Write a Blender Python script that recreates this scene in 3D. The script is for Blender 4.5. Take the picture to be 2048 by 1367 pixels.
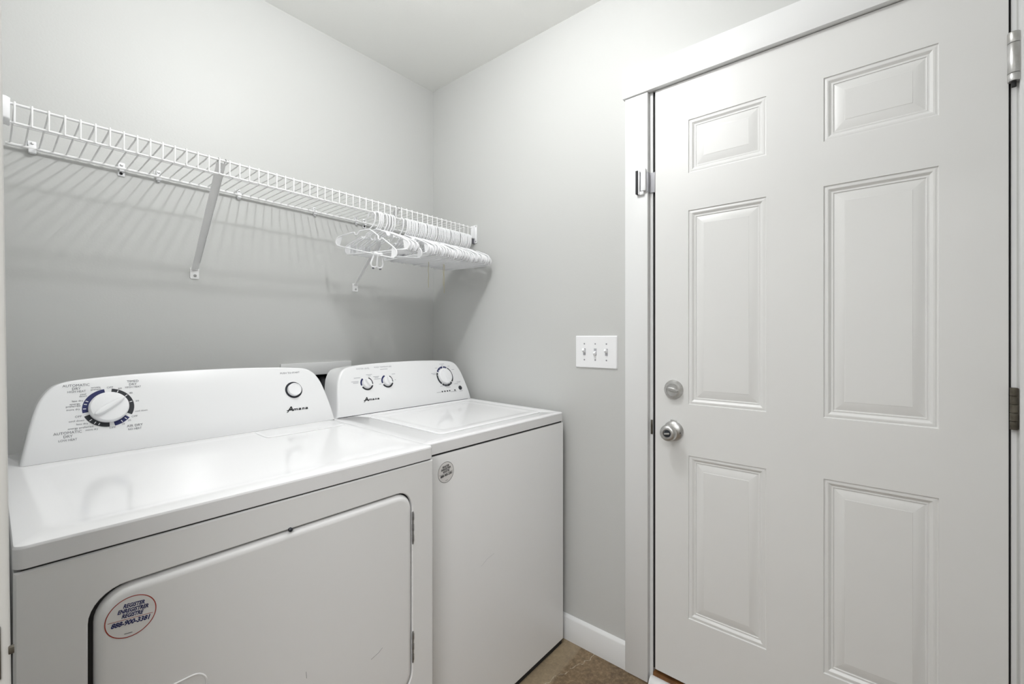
import bpy, bmesh, math, random
from mathutils import Vector, Matrix
random.seed(7)
for o in list(bpy.data.objects): bpy.data.objects.remove(o, do_unlink=True)
S = bpy.context.scene
COL = S.collection
PI = math.pi

# ------------------------------------------------------------------ camera
cd = bpy.data.cameras.new('camera'); cam = bpy.data.objects.new('camera', cd); COL.objects.link(cam)
cam.location = (-1.4956, -1.7966, 1.208)
cam.rotation_euler = (PI/2, 0, -math.radians(49.92))
cd.sensor_width = 36; cd.lens = 36*883/2048; cd.shift_y = -12.5/2048
cd.clip_start = 0.01
S.camera = cam

# ------------------------------------------------------------------ light and exposure
S.view_settings.view_transform = 'Standard'; S.view_settings.look = 'None'
S.view_settings.exposure = 0.03; S.view_settings.gamma = 1.0
S.view_settings.use_curve_mapping = False
S.cycles.use_adaptive_sampling = False
W = bpy.data.worlds.new('world'); S.world = W; W.use_nodes = True
W.node_tree.nodes['Background'].inputs[0].default_value = (0.95, 0.97, 1.0, 1)
W.node_tree.nodes['Background'].inputs[1].default_value = 0.1

def lamp(name, kind, loc, power, color=(1, 1, 1), size=0.05, sy=None, rot=(0, 0, 0)):
    l = bpy.data.lights.new(name, kind); l.energy = power; l.color = color
    if kind == 'AREA':
        l.size = size
        if sy: l.shape = 'RECTANGLE'; l.size_y = sy
    else: l.shadow_soft_size = size
    o = bpy.data.objects.new(name, l); COL.objects.link(o); o.location = loc; o.rotation_euler = rot
    return o
lamp('ceiling_bulb', 'POINT', (-0.790, -1.00, 2.385), 16.5, (0.985, 0.99, 1.0), 0.030)
lamp('soft_fill', 'POINT', (-1.12, -0.80, 2.30), 5.0, (0.985, 0.99, 1.0), 0.14)  # added soft fill to lift back wall and ceiling, no real fixture
lamp('hall_fill', 'AREA', (-2.4, -2.05, 2.44), 42, (0.98, 0.985, 1.0), 1.2, 1.0)  # added fill light entering by the doorway, source unseen

# ------------------------------------------------------------------ materials
def mat(name, col, rough=0.5, metal=0.0, spec=0.5, bump=None, coat=0.0, vary=None):
    m = bpy.data.materials.new(name); m.use_nodes = True
    nt = m.node_tree; b = nt.nodes['Principled BSDF']
    b.inputs['Base Color'].default_value = (*col, 1); b.inputs['Roughness'].default_value = rough
    b.inputs['Metallic'].default_value = metal; b.inputs['Specular IOR Level'].default_value = spec
    b.inputs['Coat Weight'].default_value = coat; b.inputs['Coat Roughness'].default_value = 0.08
    tc = nt.nodes.new('ShaderNodeTexCoord')
    if bump:
        n = nt.nodes.new('ShaderNodeTexNoise'); n.inputs['Scale'].default_value = bump[0]; n.inputs['Detail'].default_value = 3
        bp = nt.nodes.new('ShaderNodeBump'); bp.inputs['Strength'].default_value = bump[1]; bp.inputs['Distance'].default_value = bump[2]
        nt.links.new(tc.outputs['Object'], n.inputs['Vector']); nt.links.new(n.outputs['Fac'], bp.inputs['Height'])
        nt.links.new(bp.outputs['Normal'], b.inputs['Normal'])
    if vary:
        n = nt.nodes.new('ShaderNodeTexNoise'); n.inputs['Scale'].default_value = vary[0]; n.inputs['Detail'].default_value = 4
        r = nt.nodes.new('ShaderNodeValToRGB')
        r.color_ramp.elements[0].position = 0.3; r.color_ramp.elements[0].color = (*vary[1], 1)
        r.color_ramp.elements[1].position = 0.7; r.color_ramp.elements[1].color = (*col, 1)
        nt.links.new(tc.outputs['Object'], n.inputs['Vector']); nt.links.new(n.outputs['Fac'], r.inputs['Fac'])
        nt.links.new(r.outputs['Color'], b.inputs['Base Color'])
    return m
M = {}
M['wall'] = mat('wall_paint', (0.60, 0.605, 0.592), 0.45, bump=(160, 0.12, 0.002), spec=0.35)
M['ceil'] = mat('ceiling_paint', (0.92, 0.925, 0.90), 0.8, bump=(140, 0.15, 0.002))
M['trim'] = mat('trim_paint', (0.785, 0.79, 0.79), 0.42, bump=(60, 0.03, 0.002))
M['doorp'] = mat('door_paint', (0.80, 0.80, 0.79), 0.34, bump=(25, 0.035, 0.004), vary=(3, (0.78, 0.78, 0.77)))
M['enamel'] = mat('white_enamel', (0.87, 0.87, 0.88), 0.11)
M['front'] = mat('white_enamel_front', (0.85, 0.85, 0.85), 0.24)
M['console'] = mat('white_plastic_console', (0.88, 0.885, 0.895), 0.26)
M['plastic'] = mat('white_plastic', (0.92, 0.925, 0.94), 0.35)
M['wire'] = mat('white_vinyl_wire', (0.88, 0.88, 0.88), 0.4)
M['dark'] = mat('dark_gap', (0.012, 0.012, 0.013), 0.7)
M['black'] = mat('black_print', (0.012, 0.013, 0.016), 0.5)
M['char'] = mat('charcoal_print', (0.02, 0.023, 0.03), 0.4)
M['navy'] = mat('navy_print', (0.010, 0.015, 0.10), 0.45)
M['grey'] = mat('grey_print', (0.17, 0.17, 0.19), 0.5)
M['lgrey'] = mat('light_grey_print', (0.42, 0.42, 0.45), 0.5)
M['whiteprint'] = mat('white_print', (0.8, 0.8, 0.82), 0.5)
M['red'] = mat('red_print', (0.36, 0.035, 0.02), 0.45)
M['sticker'] = mat('sticker_film', (0.80, 0.785, 0.775), 0.25)
M['nickel'] = mat('satin_nickel', (0.66, 0.66, 0.66), 0.36, 1.0, vary=(40, (0.5, 0.49, 0.47)))
M['bronze'] = mat('worn_hinge_metal', (0.17, 0.155, 0.125), 0.5, 0.75, vary=(60, (0.08, 0.07, 0.055)))
M['screw'] = mat('screw_metal', (0.5, 0.5, 0.5), 0.35, 1.0)
M['steel'] = mat('dull_steel', (0.33, 0.33, 0.33), 0.4, 0.8)
M['rubber'] = mat('black_foam', (0.03, 0.03, 0.033), 0.8)
M['wood'] = mat('sill_wood', (0.24, 0.105, 0.03), 0.5, vary=(30, (0.11, 0.045, 0.014)))
M['thread'] = mat('tan_thread', (0.52, 0.45, 0.20), 0.8)
M['hallwall'] = mat('hall_paint', (0.8, 0.8, 0.78), 0.6)
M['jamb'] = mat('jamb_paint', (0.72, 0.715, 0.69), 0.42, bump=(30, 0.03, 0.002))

def floor_mat():
    m = bpy.data.materials.new('stained_concrete'); m.use_nodes = True; nt = m.node_tree; L = nt.links
    b = nt.nodes['Principled BSDF']; b.inputs['Roughness'].default_value = 0.42
    tc = nt.nodes.new('ShaderNodeTexCoord')
    def noise(sc, det=6, rough=0.6):
        n = nt.nodes.new('ShaderNodeTexNoise'); n.inputs['Scale'].default_value = sc
        n.inputs['Detail'].default_value = det; n.inputs['Roughness'].default_value = rough
        L.new(tc.outputs['Object'], n.inputs['Vector']); return n
    def ramp(src, stops):
        r = nt.nodes.new('ShaderNodeValToRGB'); L.new(src, r.inputs['Fac'])
        r.color_ramp.elements[0].position, r.color_ramp.elements[0].color = stops[0][0], (*stops[0][1], 1)
        r.color_ramp.elements[1].position, r.color_ramp.elements[1].color = stops[-1][0], (*stops[-1][1], 1)
        for p, c in stops[1:-1]:
            e = r.color_ramp.elements.new(p); e.color = (*c, 1)
        return r
    def math_(op, a, bb):
        n = nt.nodes.new('ShaderNodeMath'); n.operation = op
        for i, v in enumerate((a, bb)):
            if v is None: continue
            if isinstance(v, (int, float)): n.inputs[i].default_value = v
            else: L.new(v, n.inputs[i])
        return n.outputs[0]
    def mix(f, a, bb):
        n = nt.nodes.new('ShaderNodeMix'); n.data_type = 'RGBA'
        L.new(f, n.inputs[0]); L.new(a, n.inputs[6]); L.new(bb, n.inputs[7]); return n.outputs[2]
    big = ramp(noise(7).outputs['Fac'], [(0.35, (0.10, 0.06, 0.03)), (0.5, (0.17, 0.11, 0.058)), (0.62, (0.24, 0.165, 0.09))])
    fine = ramp(noise(60, 8, 0.75).outputs['Fac'], [(0.36, (0.05, 0.034, 0.018)), (0.5, (0.18, 0.125, 0.07)), (0.66, (0.40, 0.31, 0.19))])
    f1 = nt.nodes.new('ShaderNodeValue'); f1.outputs[0].default_value = 0.5
    base = mix(f1.outputs[0], big.outputs['Color'], fine.outputs['Color'])
    sep = nt.nodes.new('ShaderNodeSeparateXYZ'); L.new(tc.outputs['Object'], sep.inputs[0])
    wob = math_('MULTIPLY', math_('SUBTRACT', noise(28, 5).outputs['Fac'], 0.5), 0.05)
    # pale crack: a wobbly line  y = y0 + k (x - x0)
    lin = math_('SUBTRACT', math_('ADD', sep.outputs['Y'], wob), math_('ADD', math_('MULTIPLY', sep.outputs['X'], -0.28), -0.9665))
    crack = math_('LESS_THAN', math_('ABSOLUTE', lin, None), 0.0015)
    lim = math_('MULTIPLY', crack, math_('LESS_THAN', noise(9).outputs['Fac'], 0.62))
    # paler patch on the washer side of an old stain edge
    lin2 = math_('SUBTRACT', math_('ADD', sep.outputs['Y'], math_('MULTIPLY', wob, 0.3)), math_('ADD', math_('MULTIPLY', sep.outputs['X'], 0.067), -0.901))
    pale = ramp(math_('ADD', math_('MULTIPLY', lin2, 12.0), 0.5), [(0.46, (0, 0, 0)), (0.60, (1, 1, 1))])
    palecol = nt.nodes.new('ShaderNodeRGB'); palecol.outputs[0].default_value = (0.40, 0.33, 0.225, 1)
    fm = math_('MULTIPLY', pale.outputs['Color'], 0.42)
    c2 = mix(fm, base, palecol.outputs[0])
    cc = nt.nodes.new('ShaderNodeRGB'); cc.outputs[0].default_value = (0.5, 0.44, 0.34, 1)
    L.new(mix(math_('MULTIPLY', lim, 0.75), c2, cc.outputs[0]), b.inputs['Base Color'])
    bp = nt.nodes.new('ShaderNodeBump'); bp.inputs['Strength'].default_value = 0.15; bp.inputs['Distance'].default_value = 0.004
    L.new(noise(45).outputs['Fac'], bp.inputs['Height']); L.new(bp.outputs['Normal'], b.inputs['Normal'])
    return m
M['floor'] = floor_mat()

SMALL = ('lettering', 'small_lettering', 'brand_lettering', 'dial_tick', 'indicator_light')      # print too fine to pick apart
# ------------------------------------------------------------------ helpers
def bm_(): return bmesh.new()
def add_box(bm, a, b, bev=0.0, seg=2):
    x0, y0, z0 = [min(p, q) for p, q in zip(a, b)]; x1, y1, z1 = [max(p, q) for p, q in zip(a, b)]
    r = bmesh.ops.create_cube(bm, size=1.0)
    for v in r['verts']:
        v.co = Vector((x0 + (v.co.x+.5)*(x1-x0), y0 + (v.co.y+.5)*(y1-y0), z0 + (v.co.z+.5)*(z1-z0)))
    if bev > 0:
        es = list({e for v in r['verts'] for e in v.link_edges})
        bmesh.ops.bevel(bm, geom=es, offset=bev, segments=seg, affect='EDGES', profile=0.5)
    return bm
def frame_of(d):
    d = d.normalized(); u = Vector((0, 0, 1)) if abs(d.z) < 0.95 else Vector((1, 0, 0))
    a = d.cross(u).normalized(); return a, d.cross(a).normalized()
def add_tube(bm, pts, r, n=6, closed=False, caps=True):
    pts = [Vector(p) for p in pts]; N = len(pts); rings = []; a = None
    for i, p in enumerate(pts):
        if closed: t = (pts[(i+1) % N]-pts[i-1])
        else: t = pts[min(i+1, N-1)]-pts[max(i-1, 0)]
        t.normalize()
        if a is None: a, b = frame_of(t)
        else:
            a = (a - t*a.dot(t)).normalized(); b = t.cross(a)
        rr = r[i] if isinstance(r, (list, tuple)) else r
        rings.append([bm.verts.new(p + (a*math.cos(2*PI*k/n)+b*math.sin(2*PI*k/n))*rr) for k in range(n)])
    for i in range(N if closed else N-1):
        A, B = rings[i], rings[(i+1) % N]
        for k in range(n): bm.faces.new((A[k], A[(k+1) % n], B[(k+1) % n], B[k]))
    if caps and not closed:
        bm.faces.new(rings[0][::-1]); bm.faces.new(rings[-1])
    return bm
def add_lathe(bm, prof, n=32, mtx=Matrix()):
    """prof: (radius, height) list turned about local z"""
    rings = []
    for r, h in prof:
        if r < 1e-6: rings.append([bm.verts.new(mtx @ Vector((0, 0, h)))])
        else: rings.append([bm.verts.new(mtx @ Vector((r*math.cos(2*PI*k/n), r*math.sin(2*PI*k/n), h))) for k in range(n)])
    for A, B in zip(rings, rings[1:]):
        for k in range(n):
            a0, a1 = A[k % len(A)], A[(k+1) % len(A)]; b0, b1 = B[k % len(B)], B[(k+1) % len(B)]
            f = [a0]
            if a1 is not a0: f.append(a1)
            if b1 is not b0: f += [b1, b0]
            else: f.append(b0)
            if len(f) > 2: bm.faces.new(f)
    return bm
def add_loft(bm, rings, cap0=False, cap1=True, closed=True):
    vr = [[bm.verts.new(Vector(p)) for p in R] for R in rings]
    n = len(vr[0])
    for A, B in zip(vr, vr[1:]):
        for k in range(n if closed else n-1): bm.faces.new((A[k], A[(k+1) % n], B[(k+1) % n], B[k]))
    if cap0: bm.faces.new(vr[0][::-1])
    if cap1: bm.faces.new(vr[-1])
    return bm
def rrect(x0, x1, z0, z1, r, n=8):
    """rounded rectangle, counter-clockwise in (a,b); r one value or four (tr, tl, bl, br)"""
    R = r if isinstance(r, (list, tuple)) else [r]*4
    out = []
    for (cx, cz, a0, rr) in ((x1, z1, 0, R[0]), (x0, z1, 90, R[1]), (x0, z0, 180, R[2]), (x1, z0, 270, R[3])):
        sx = -1 if cx == x1 else 1; sz = -1 if cz == z1 else 1
        for k in range(n+1):
            a = math.radians(a0+90*k/n)
            out.append((cx+sx*rr+rr*math.cos(a), cz+sz*rr+rr*math.sin(a)))
    return out
def obj(name, bm, m, parent=None, smooth=True, angle=35):
    me = bpy.data.meshes.new(name)
    bmesh.ops.recalc_face_normals(bm, faces=bm.faces)
    bm.to_mesh(me); bm.free()
    me.materials.append(m if not isinstance(m, str) else M[m])
    if smooth and len(me.polygons):
        me.shade_smooth(); me.set_sharp_from_angle(angle=math.radians(angle))
    o = bpy.data.objects.new(name, me); COL.objects.link(o)
    if parent: put(o, parent)
    if name in SMALL: o['kind'] = 'stuff'
    return o
def put(o, parent):
    """child keeps the world coordinates it was built in"""
    o.parent = parent
    off = Vector((0, 0, 0)); p = parent
    while p: off += p.location; p = p.parent
    o.location = -off
def thing(name, label, cat, loc=(0, 0, 0), group=None):
    o = bpy.data.objects.new(name, None); COL.objects.link(o); o.location = loc; o.empty_display_size = 0.05
    o['label'] = label; o['category'] = cat
    if group: o['group'] = group
    return o
def tag(o, label, cat, group=None):
    o['label'] = label; o['category'] = cat
    if group: o['group'] = group
    return o
def struct(name, bm, m, parent=None, smooth=True):
    o = obj(name, bm, m, parent, smooth)
    if not parent: o['kind'] = 'structure'
    return o
def boxes(*bs, bev=0.0):
    bm = bm_()
    for a, b in bs: add_box(bm, a, b, bev)
    return bm
def txt_mesh(items):
    """items: (string, matrix, width or None, size, bold, shear, align) -> one bmesh of flat letters"""
    bm = bm_()
    for s, mtx, width, size, bold, shear, align in items:
        c = bpy.data.curves.new('t', 'FONT'); c.body = s; c.size = size; c.align_x = align; c.align_y = 'CENTER'
        c.resolution_u = 2; c.shear = shear; c.offset = bold*size
        o = bpy.data.objects.new('t', c); COL.objects.link(o)
        dg = bpy.context.evaluated_depsgraph_get()
        me = bpy.data.meshes.new_from_object(o.evaluated_get(dg))
        if len(me.vertices):
            xs = [v.co.x for v in me.vertices]; w = max(xs)-min(xs)
            k = (width/w) if width else 1.0
            me.transform(mtx @ Matrix.Diagonal((k, 1, 1, 1)))
            bm.from_mesh(me)
        bpy.data.meshes.remove(me); bpy.data.objects.remove(o); bpy.data.curves.remove(c)
    return bm
def add_arc(bm, mtx, r0, r1, a0, a1, n=24, h=0.0):
    P = []
    for k in range(n+1):
        a = math.radians(a0+(a1-a0)*k/n)
        P.append((bm.verts.new(mtx @ Vector((r0*math.cos(a), r0*math.sin(a), h))), bm.verts.new(mtx @ Vector((r1*math.cos(a), r1*math.sin(a), h)))))
    for A, B in zip(P, P[1:]): bm.faces.new((A[0], A[1], B[1], B[0]))
def add_quad(bm, mtx, x0, x1, y0, y1, h=0.0):
    bm.faces.new([bm.verts.new(mtx @ Vector(p)) for p in ((x0, y0, h), (x1, y0, h), (x1, y1, h), (x0, y1, h))])
def add_disc(bm, mtx, r, n=40, h=0.0):
    bm.faces.new([bm.verts.new(mtx @ Vector((r*math.cos(2*PI*k/n), r*math.sin(2*PI*k/n), h))) for k in range(n)])

# ------------------------------------------------------------------ room shell
ZC = 2.477            # ceiling
XL = -1.500           # inner face of the left wall
struct('floor', boxes(((-3.3, -3.3, -0.08), (0.5, 0.12, 0))), 'floor')
struct('ceiling', boxes(((-3.3, -3.3, ZC), (0.5, 0.12, ZC+0.08))), 'ceil')
# back wall with the opening for the laundry outlet box
struct('wall_back', boxes(((-3.3, 0, 0), (-0.752, 0.12, ZC)), ((-0.478, 0, 0), (0.12, 0.12, ZC)),
                          ((-0.752, 0, 0), (-0.478, 0.12, 0.88)), ((-0.752, 0, 1.046), (-0.478, 0.12, ZC))), 'wall', smooth=False)
# right wall with the door opening
DY0, DY1, DTOP = -1.1765, -2.0265, 2.063
struct('wall_right', boxes(((0, 0, 0), (0.12, DY0, ZC)), ((0, DY1, 0), (0.12, -2.4, ZC)), ((0, DY0, DTOP), (0.12, DY1, ZC))), 'wall', smooth=False)
struct('wall_front', boxes(((-1.62, -2.3, 0), (0.0, -2.4, ZC))), 'wall', smooth=False)
# left wall: solid beside the machines, a doorway where the photographer stands
struct('wall_left', boxes(((-1.62, 0, 0), (XL, -1.14, ZC)), ((-1.62, -2.12, 0), (XL, -2.3, ZC)), ((-1.62, -1.14, 2.06), (XL, -2.12, ZC))), 'wall', smooth=False)
struct('wall_hall', boxes(((-3.3, -3.3, 0), (-3.2, 0, ZC)), ((-3.2, -3.3, 0), (0.5, -3.2, ZC))), 'hallwall', smooth=False)

# baseboard on the right wall, with a sloped top edge
bm = bm_()
prof = [(0, 0), (-0.0125, 0), (-0.0125, 0.0865), (-0.0105, 0.090), (-0.004, 0.0965), (0, 0.0975)]
add_loft(bm, [[(x, 0.0, z) for x, z in prof], [(x, -1.0845, z) for x, z in prof]], True, True)
struct('baseboard_right', bm, 'trim')
bm = bm_(); add_loft(bm, [[(x, 0, z) for x, z in [(a-0.0, b) for a, b in prof]], [(x, 0, z) for x, z in prof]], False, False); bm.free()

# door casings, header, jamb
def cas(name, y0, y1, z0, z1, t, bev=0.0015):
    return struct(name, boxes(((0, y0, z0), (-t, y1, z1)), bev=bev), 'trim')
cas('trim_1', -1.0848, -1.1690, 0.002, 2.0560, 0.018)
cas('trim_2', -1.0775, -2.125, 2.0565, 2.1500, 0.025)
cas('trim_3', -2.0290, -2.118, 0.002, 2.0560, 0.018)
# jamb: lining of the opening with the stop behind the leaf
jb = boxes(((0.0, DY0, 0), (0.12, DY0-0.0045, DTOP-0.004)), ((0.0, DY1, 0), (0.12, DY1+0.0085, DTOP-0.004)),
           ((0.0, DY0, DTOP), (0.12, DY1, DTOP-0.006)),
           ((0.046, DY0-0.006, 0), (0.07, DY0-0.018, DTOP)), ((0.046, DY1+0.007, 0), (0.07, DY1+0.018, DTOP)), ((0.046, DY0, DTOP-0.006), (0.07, DY1, DTOP-0.018)))
add_box(jb, (-0.001, -1.1695, 0.01), (0.001, -1.1808, 2.056))
struct('trim_4', jb, 'trim', smooth=False)
LY_ = -1.1915
# dark strips painting the shade of the gap and daylight-tight backing behind the leaf
struct('gap_shade', boxes(((0.006, DY0-0.0046, 0.05), (0.0465, LY_+0.0004, DTOP-0.006)), ((0.004, DY1+0.0086, 0.05), (0.0465, -2.0138, DTOP-0.006)), ((0.004, DY0, 2.0553), (0.0465, DY1, 2.0568)),
                       ((0.0465, DY0, 0.0), (0.11, DY1, 0.05)), ((0.1, DY0, 0), (0.118, DY1, DTOP))), 'dark', smooth=False)
# threshold: brown wooden sill and a white rounded nosing in front
struct('trim_6', boxes(((0.12, DY0-0.006, 0.0), (-0.004, DY1+0.008, 0.040)), bev=0.003), 'wood')
bm = bm_(); ring = [(-0.004, 0.0), (-0.004, 0.028), (-0.012, 0.030), (-0.024, 0.026), (-0.033, 0.016), (-0.036, 0.0)]
add_loft(bm, [[(x, -1.1780, z) for x, z in ring], [(x, -2.022, z) for x, z in ring]], True, True)
struct('trim_7', bm, 'trim')

# ------------------------------------------------------------------ the six-panel door
XF = -0.005
LY, RY, BZ, TZ = -1.1915, -2.0135, 0.0545, 2.0550
cols = [(-1.3035, -1.5300), (-1.6695, -1.9000)]
rows = [(1.9205, 1.7450), (1.6215, 0.9815), (0.8125, 0.2745)]
bm = bm_()
ys = sorted([LY, RY]+[y for c in cols for y in c]); zs = sorted([BZ, TZ]+[z for r in rows for z in r])
holes = [(min(c), max(c), min(r), max(r)) for c in cols for r in rows]
vv = {}
def gv(y, z):
    if (y, z) not in vv: vv[(y, z)] = bm.verts.new((XF, y, z))
    return vv[(y, z)]
for i in range(len(ys)-1):
    for j in range(len(zs)-1):
        cy, cz = (ys[i]+ys[i+1])/2, (zs[j]+zs[j+1])/2
        if any(h[0] < cy < h[1] and h[2] < cz < h[3] for h in holes): continue
        bm.faces.new((gv(ys[i], zs[j]), gv(ys[i+1], zs[j]), gv(ys[i+1], zs[j+1]), gv(ys[i], zs[j+1])))
# rim of the leaf
rim = [(LY, BZ), (RY, BZ), (RY, TZ), (LY, TZ)]
add_loft(bm, [[(XF, y, z) for y, z in rim], [(0.040, y, z) for y, z in rim]], False, True)
bmesh.ops.remove_doubles(bm, verts=bm.verts, dist=1e-5)
door = struct('door_1', bm, 'doorp')
door['label'] = 'white six panel steel door with satin knob and deadbolt'
def door_panel(y0, y1, z0, z1):
    bm = bm_(); rings = []
    for ins, dep in ((0, 0), (0.0012, 0.0030), (0.0035, 0.0034), (0.0070, 0.0026), (0.0105, 0.0028), (0.0135, 0.0050), (0.0165, 0.0075), (0.0190, 0.0078), (0.0200, 0.0072),
                     (0.0215, 0.0072), (0.0225, 0.0092), (0.0245, 0.0092), (0.0450, 0.0035), (0.0468, 0.0034), (0.0475, 0.0028)):
        rings.append([(XF+dep, y, z) for y, z in ((y0+ins, z0+ins), (y1-ins, z0+ins), (y1-ins, z1-ins), (y0+ins, z1-ins))])
    add_loft(bm, rings, False, True)
    return obj('door_panel', bm, 'doorp', door, angle=14)
for c in cols:
    for r in rows: door_panel(min(c), max(c), min(r), max(r))

def out_mtx(y, z, x):        # local z points out of the right wall (towards -x), local x along -y, local y up
    return Matrix(((0, 0, -1, x), (-1, 0, 0, y), (0, 1, 0, z), (0, 0, 0, 1)))
# deadbolt
mt = out_mtx(-1.2555, 1.0275, XF)
bm = bm_(); add_lathe(bm, [(0.0318, 0), (0.0318, 0.003), (0.0300, 0.0055), (0.0292, 0.0110), (0.0270, 0.0145), (0.0205, 0.0155), (0.0200, 0.0145), (0, 0.0145)], 40, mt)
db = obj('deadbolt', bm, 'nickel', door)
bm = bm_(); R_ = Matrix.Rotation(math.radians(-12), 4, 'Z')
out = [(0.0205*math.cos(a)*(1 if math.cos(a) > 0 else .95), 0.0068*math.sin(a)) for a in [2*PI*k/28 for k in range(28)]]
add_loft(bm, [[mt @ R_ @ Vector((x, y, 0.0145)) for x, y in out], [mt @ R_ @ Vector((x*0.96, y*0.9, 0.021)) for x, y in out], [mt @ R_ @ Vector((x*0.85, y*0.6, 0.0235)) for x, y in out]], False, True)
obj('thumb_turn', bm, 'nickel', db)
# knob
mt = out_mtx(-1.2548, 0.8880, XF)
bm = bm_(); add_lathe(bm, [(0.0335, 0), (0.0335, 0.0025), (0.0315, 0.006), (0.0255, 0.0105), (0.0170, 0.0135), (0.0125, 0.015), (0.0115, 0.026), (0.0135, 0.030), (0.0215, 0.0345),
                           (0.0265, 0.042), (0.0275, 0.049), (0.0255, 0.056), (0.0215, 0.0605), (0.0160, 0.0620), (0.0135, 0.0615), (0.0130, 0.0585), (0, 0.0585)], 48, mt)
kn = obj('door_knob', bm, 'nickel', door)
bm = bm_(); add_lathe(bm, [(0.0118, 0.0586), (0.0118, 0.0605), (0, 0.0605)], 24, mt)
obj('turn_button', bm, 'char', kn)
bm = bm_(); add_box(bm, (-0.0085, -0.0028, 0.0605), (0.0085, 0.0028, 0.0645), 0.001)
bmesh.ops.transform(bm, matrix=mt @ Matrix.Rotation(math.radians(6), 4, 'Z'), verts=bm.verts); obj('turn_blade', bm, 'nickel', kn)
bm = bm_(); add_lathe(bm, [(0.0033, 0.0085), (0.0033, 0.0108), (0, 0.0108)], 12, mt @ Matrix.Translation((0.0235, -0.003, 0)))
obj('rose_hole', bm, 'dark', kn)
bm = bm_(); add_box(bm, (-0.010, 0.028, 0.0), (0.010, 0.0375, 0.004), 0.0015); bmesh.ops.transform(bm, matrix=mt, verts=bm.verts); obj('rose_tab', bm, 'nickel', kn)
# latch strike seen at the jamb
sk = boxes(((-0.003, -1.1735, 0.865), (-0.0005, -1.1812, 0.915)), bev=0.001); struct('strike_plate', sk, 'bronze', bpy.data.objects['trim_4'])
# hinges
yh = -2.0205
bm = bm_()
add_lathe(bm, [(0, 0), (0.0098, 0), (0.0104, 0.001), (0.0104, 0.0165), (0.0100, 0.0172)], 28, Matrix.Translation((-0.0125, yh, 1.7780)))
add_lathe(bm, [(0.0100, 0), (0.0104, 0.0006), (0.0104, 0.0660), (0.0100, 0.0666)], 28, Matrix.Translation((-0.0125, yh, 1.7962)))
add_lathe(bm, [(0.0100, 0), (0.0104, 0.0006), (0.0104, 0.0220), (0.0096, 0.0240), (0, 0.0245)], 28, Matrix.Translation((-0.0125, yh, 1.8638)))
h1 = obj('hinge', bm, 'nickel', door); h1['label'] = 'bright satin spring hinge barrel near the top of the door'
bm = bm_(); add_lathe(bm, [(0.0090, 0), (0.0090, 0.1)], 20, Matrix.Translation((-0.0125, yh, 1.783))); obj('hinge_pin', bm, 'dark', h1)
bm = bm_(); add_lathe(bm, [(0, 0), (0.004, 0), (0.004, 0.012), (0.003, 0.013)], 12, Matrix.Translation((-0.0125, yh, 1.766))); obj('pin_tip', bm, 'dark', h1)
bm = bm_()
for k in range(5):
    z0 = 0.9970+k*0.0190
    add_lathe(bm, [(0, 0), (0.0058, 0), (0.0064, 0.0006), (0.0064, 0.0176), (0.0058, 0.0182), (0, 0.0182)], 20, Matrix.Translation((-0.0085, yh-0.0005, z0)))
h2 = obj('hinge', bm, 'bronze', door); h2['label'] = 'dark tarnished hinge with five knuckles beside the door middle'
obj('hinge_leaf', boxes(((-0.0015, yh-0.004, 0.9975), (-0.006, yh-0.0145, 1.0900)), bev=0.001), 'bronze', h2)

# flip guard on the casing
g = thing('door_guard', 'small white flip guard with black strip on left door casing', 'door lock', (-0.018, -1.15, 1.70))
obj('foam_strip', boxes(((-0.018, -1.1305, 1.7035), (-0.0315, -1.1388, 1.7855)), bev=0.0008), 'rubber', g)
obj('spine', boxes(((-0.0180, -1.1386, 1.7020), (-0.0290, -1.1438, 1.7860)), bev=0.0015), 'plastic', g)
obj('slot', boxes(((-0.0180, -1.1436, 1.7130), (-0.0195, -1.1490, 1.7790))), 'grey', g)
for z0, z1 in ((1.7000, 1.7120), (1.7790, 1.7870)): obj('hinge_block', boxes(((-0.0180, -1.1436, z0), (-0.0275, -1.1580, z1)), bev=0.002), 'plastic', g)
obj('flap', boxes(((-0.0180, -1.1484, 1.7120), (-0.0300, -1.1660, 1.7880)), bev=0.002), 'plastic', g)
obj('arm', boxes(((-0.0010, -1.1655, 1.7080), (-0.0215, -1.1720, 1.7770)), ((0.002, -1.1700, 1.7060), (-0.0060, -1.1905, 1.7760)), bev=0.0012), 'lgrey', g)

# ------------------------------------------------------------------ light switch
sw = thing('light_switch', 'white triple toggle switch plate on the wall beside the door casing', 'light switch', (0, -0.9580, 1.146))
bm = bm_(); R0 = rrect(-1.0465, -0.8695, 1.0845, 1.2080, 0.003, 3); R1 = rrect(-1.0435, -0.8725, 1.0875, 1.2050, 0.003, 3)
add_loft(bm, [[(0, y, z) for y, z in R0], [(-0.0025, y, z) for y, z in R0], [(-0.0055, y, z) for y, z in R1]], False, True)
obj('plate', bm, 'plastic', sw)
for yc, up in ((-0.9095, 1), (-0.9568, 0), (-1.0040, 1)):
    obj('toggle_slot', boxes(((-0.0050, yc-0.0055, 1.1330), (-0.0058, yc+0.0055, 1.1595))), 'lgrey', sw)
    bm = bm_(); add_box(bm, (0.0, -0.0042, -0.006), (-0.017, 0.0042, 0.005), 0.0015)
    bmesh.ops.transform(bm, matrix=Matrix.Translation((-0.003, yc, 1.1465)) @ Matrix.Rotation(math.radians(32 if up else -32), 4, 'Y'), verts=bm.verts)
    obj('toggle', bm, 'plastic', sw)
    for zz in (1.1770, 1.1155):
        bm = bm_(); add_lathe(bm, [(0.0030, 0), (0.0030, 0.0009), (0, 0.0012)], 12, out_mtx(yc, zz, -0.0054)); s_ = obj('screw', bm, 'lgrey', sw)
        obj('slot', boxes(((-0.0063, yc-0.0005, zz-0.0026), (-0.0068, yc+0.0005, zz+0.0026))), 'grey', s_)

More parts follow.
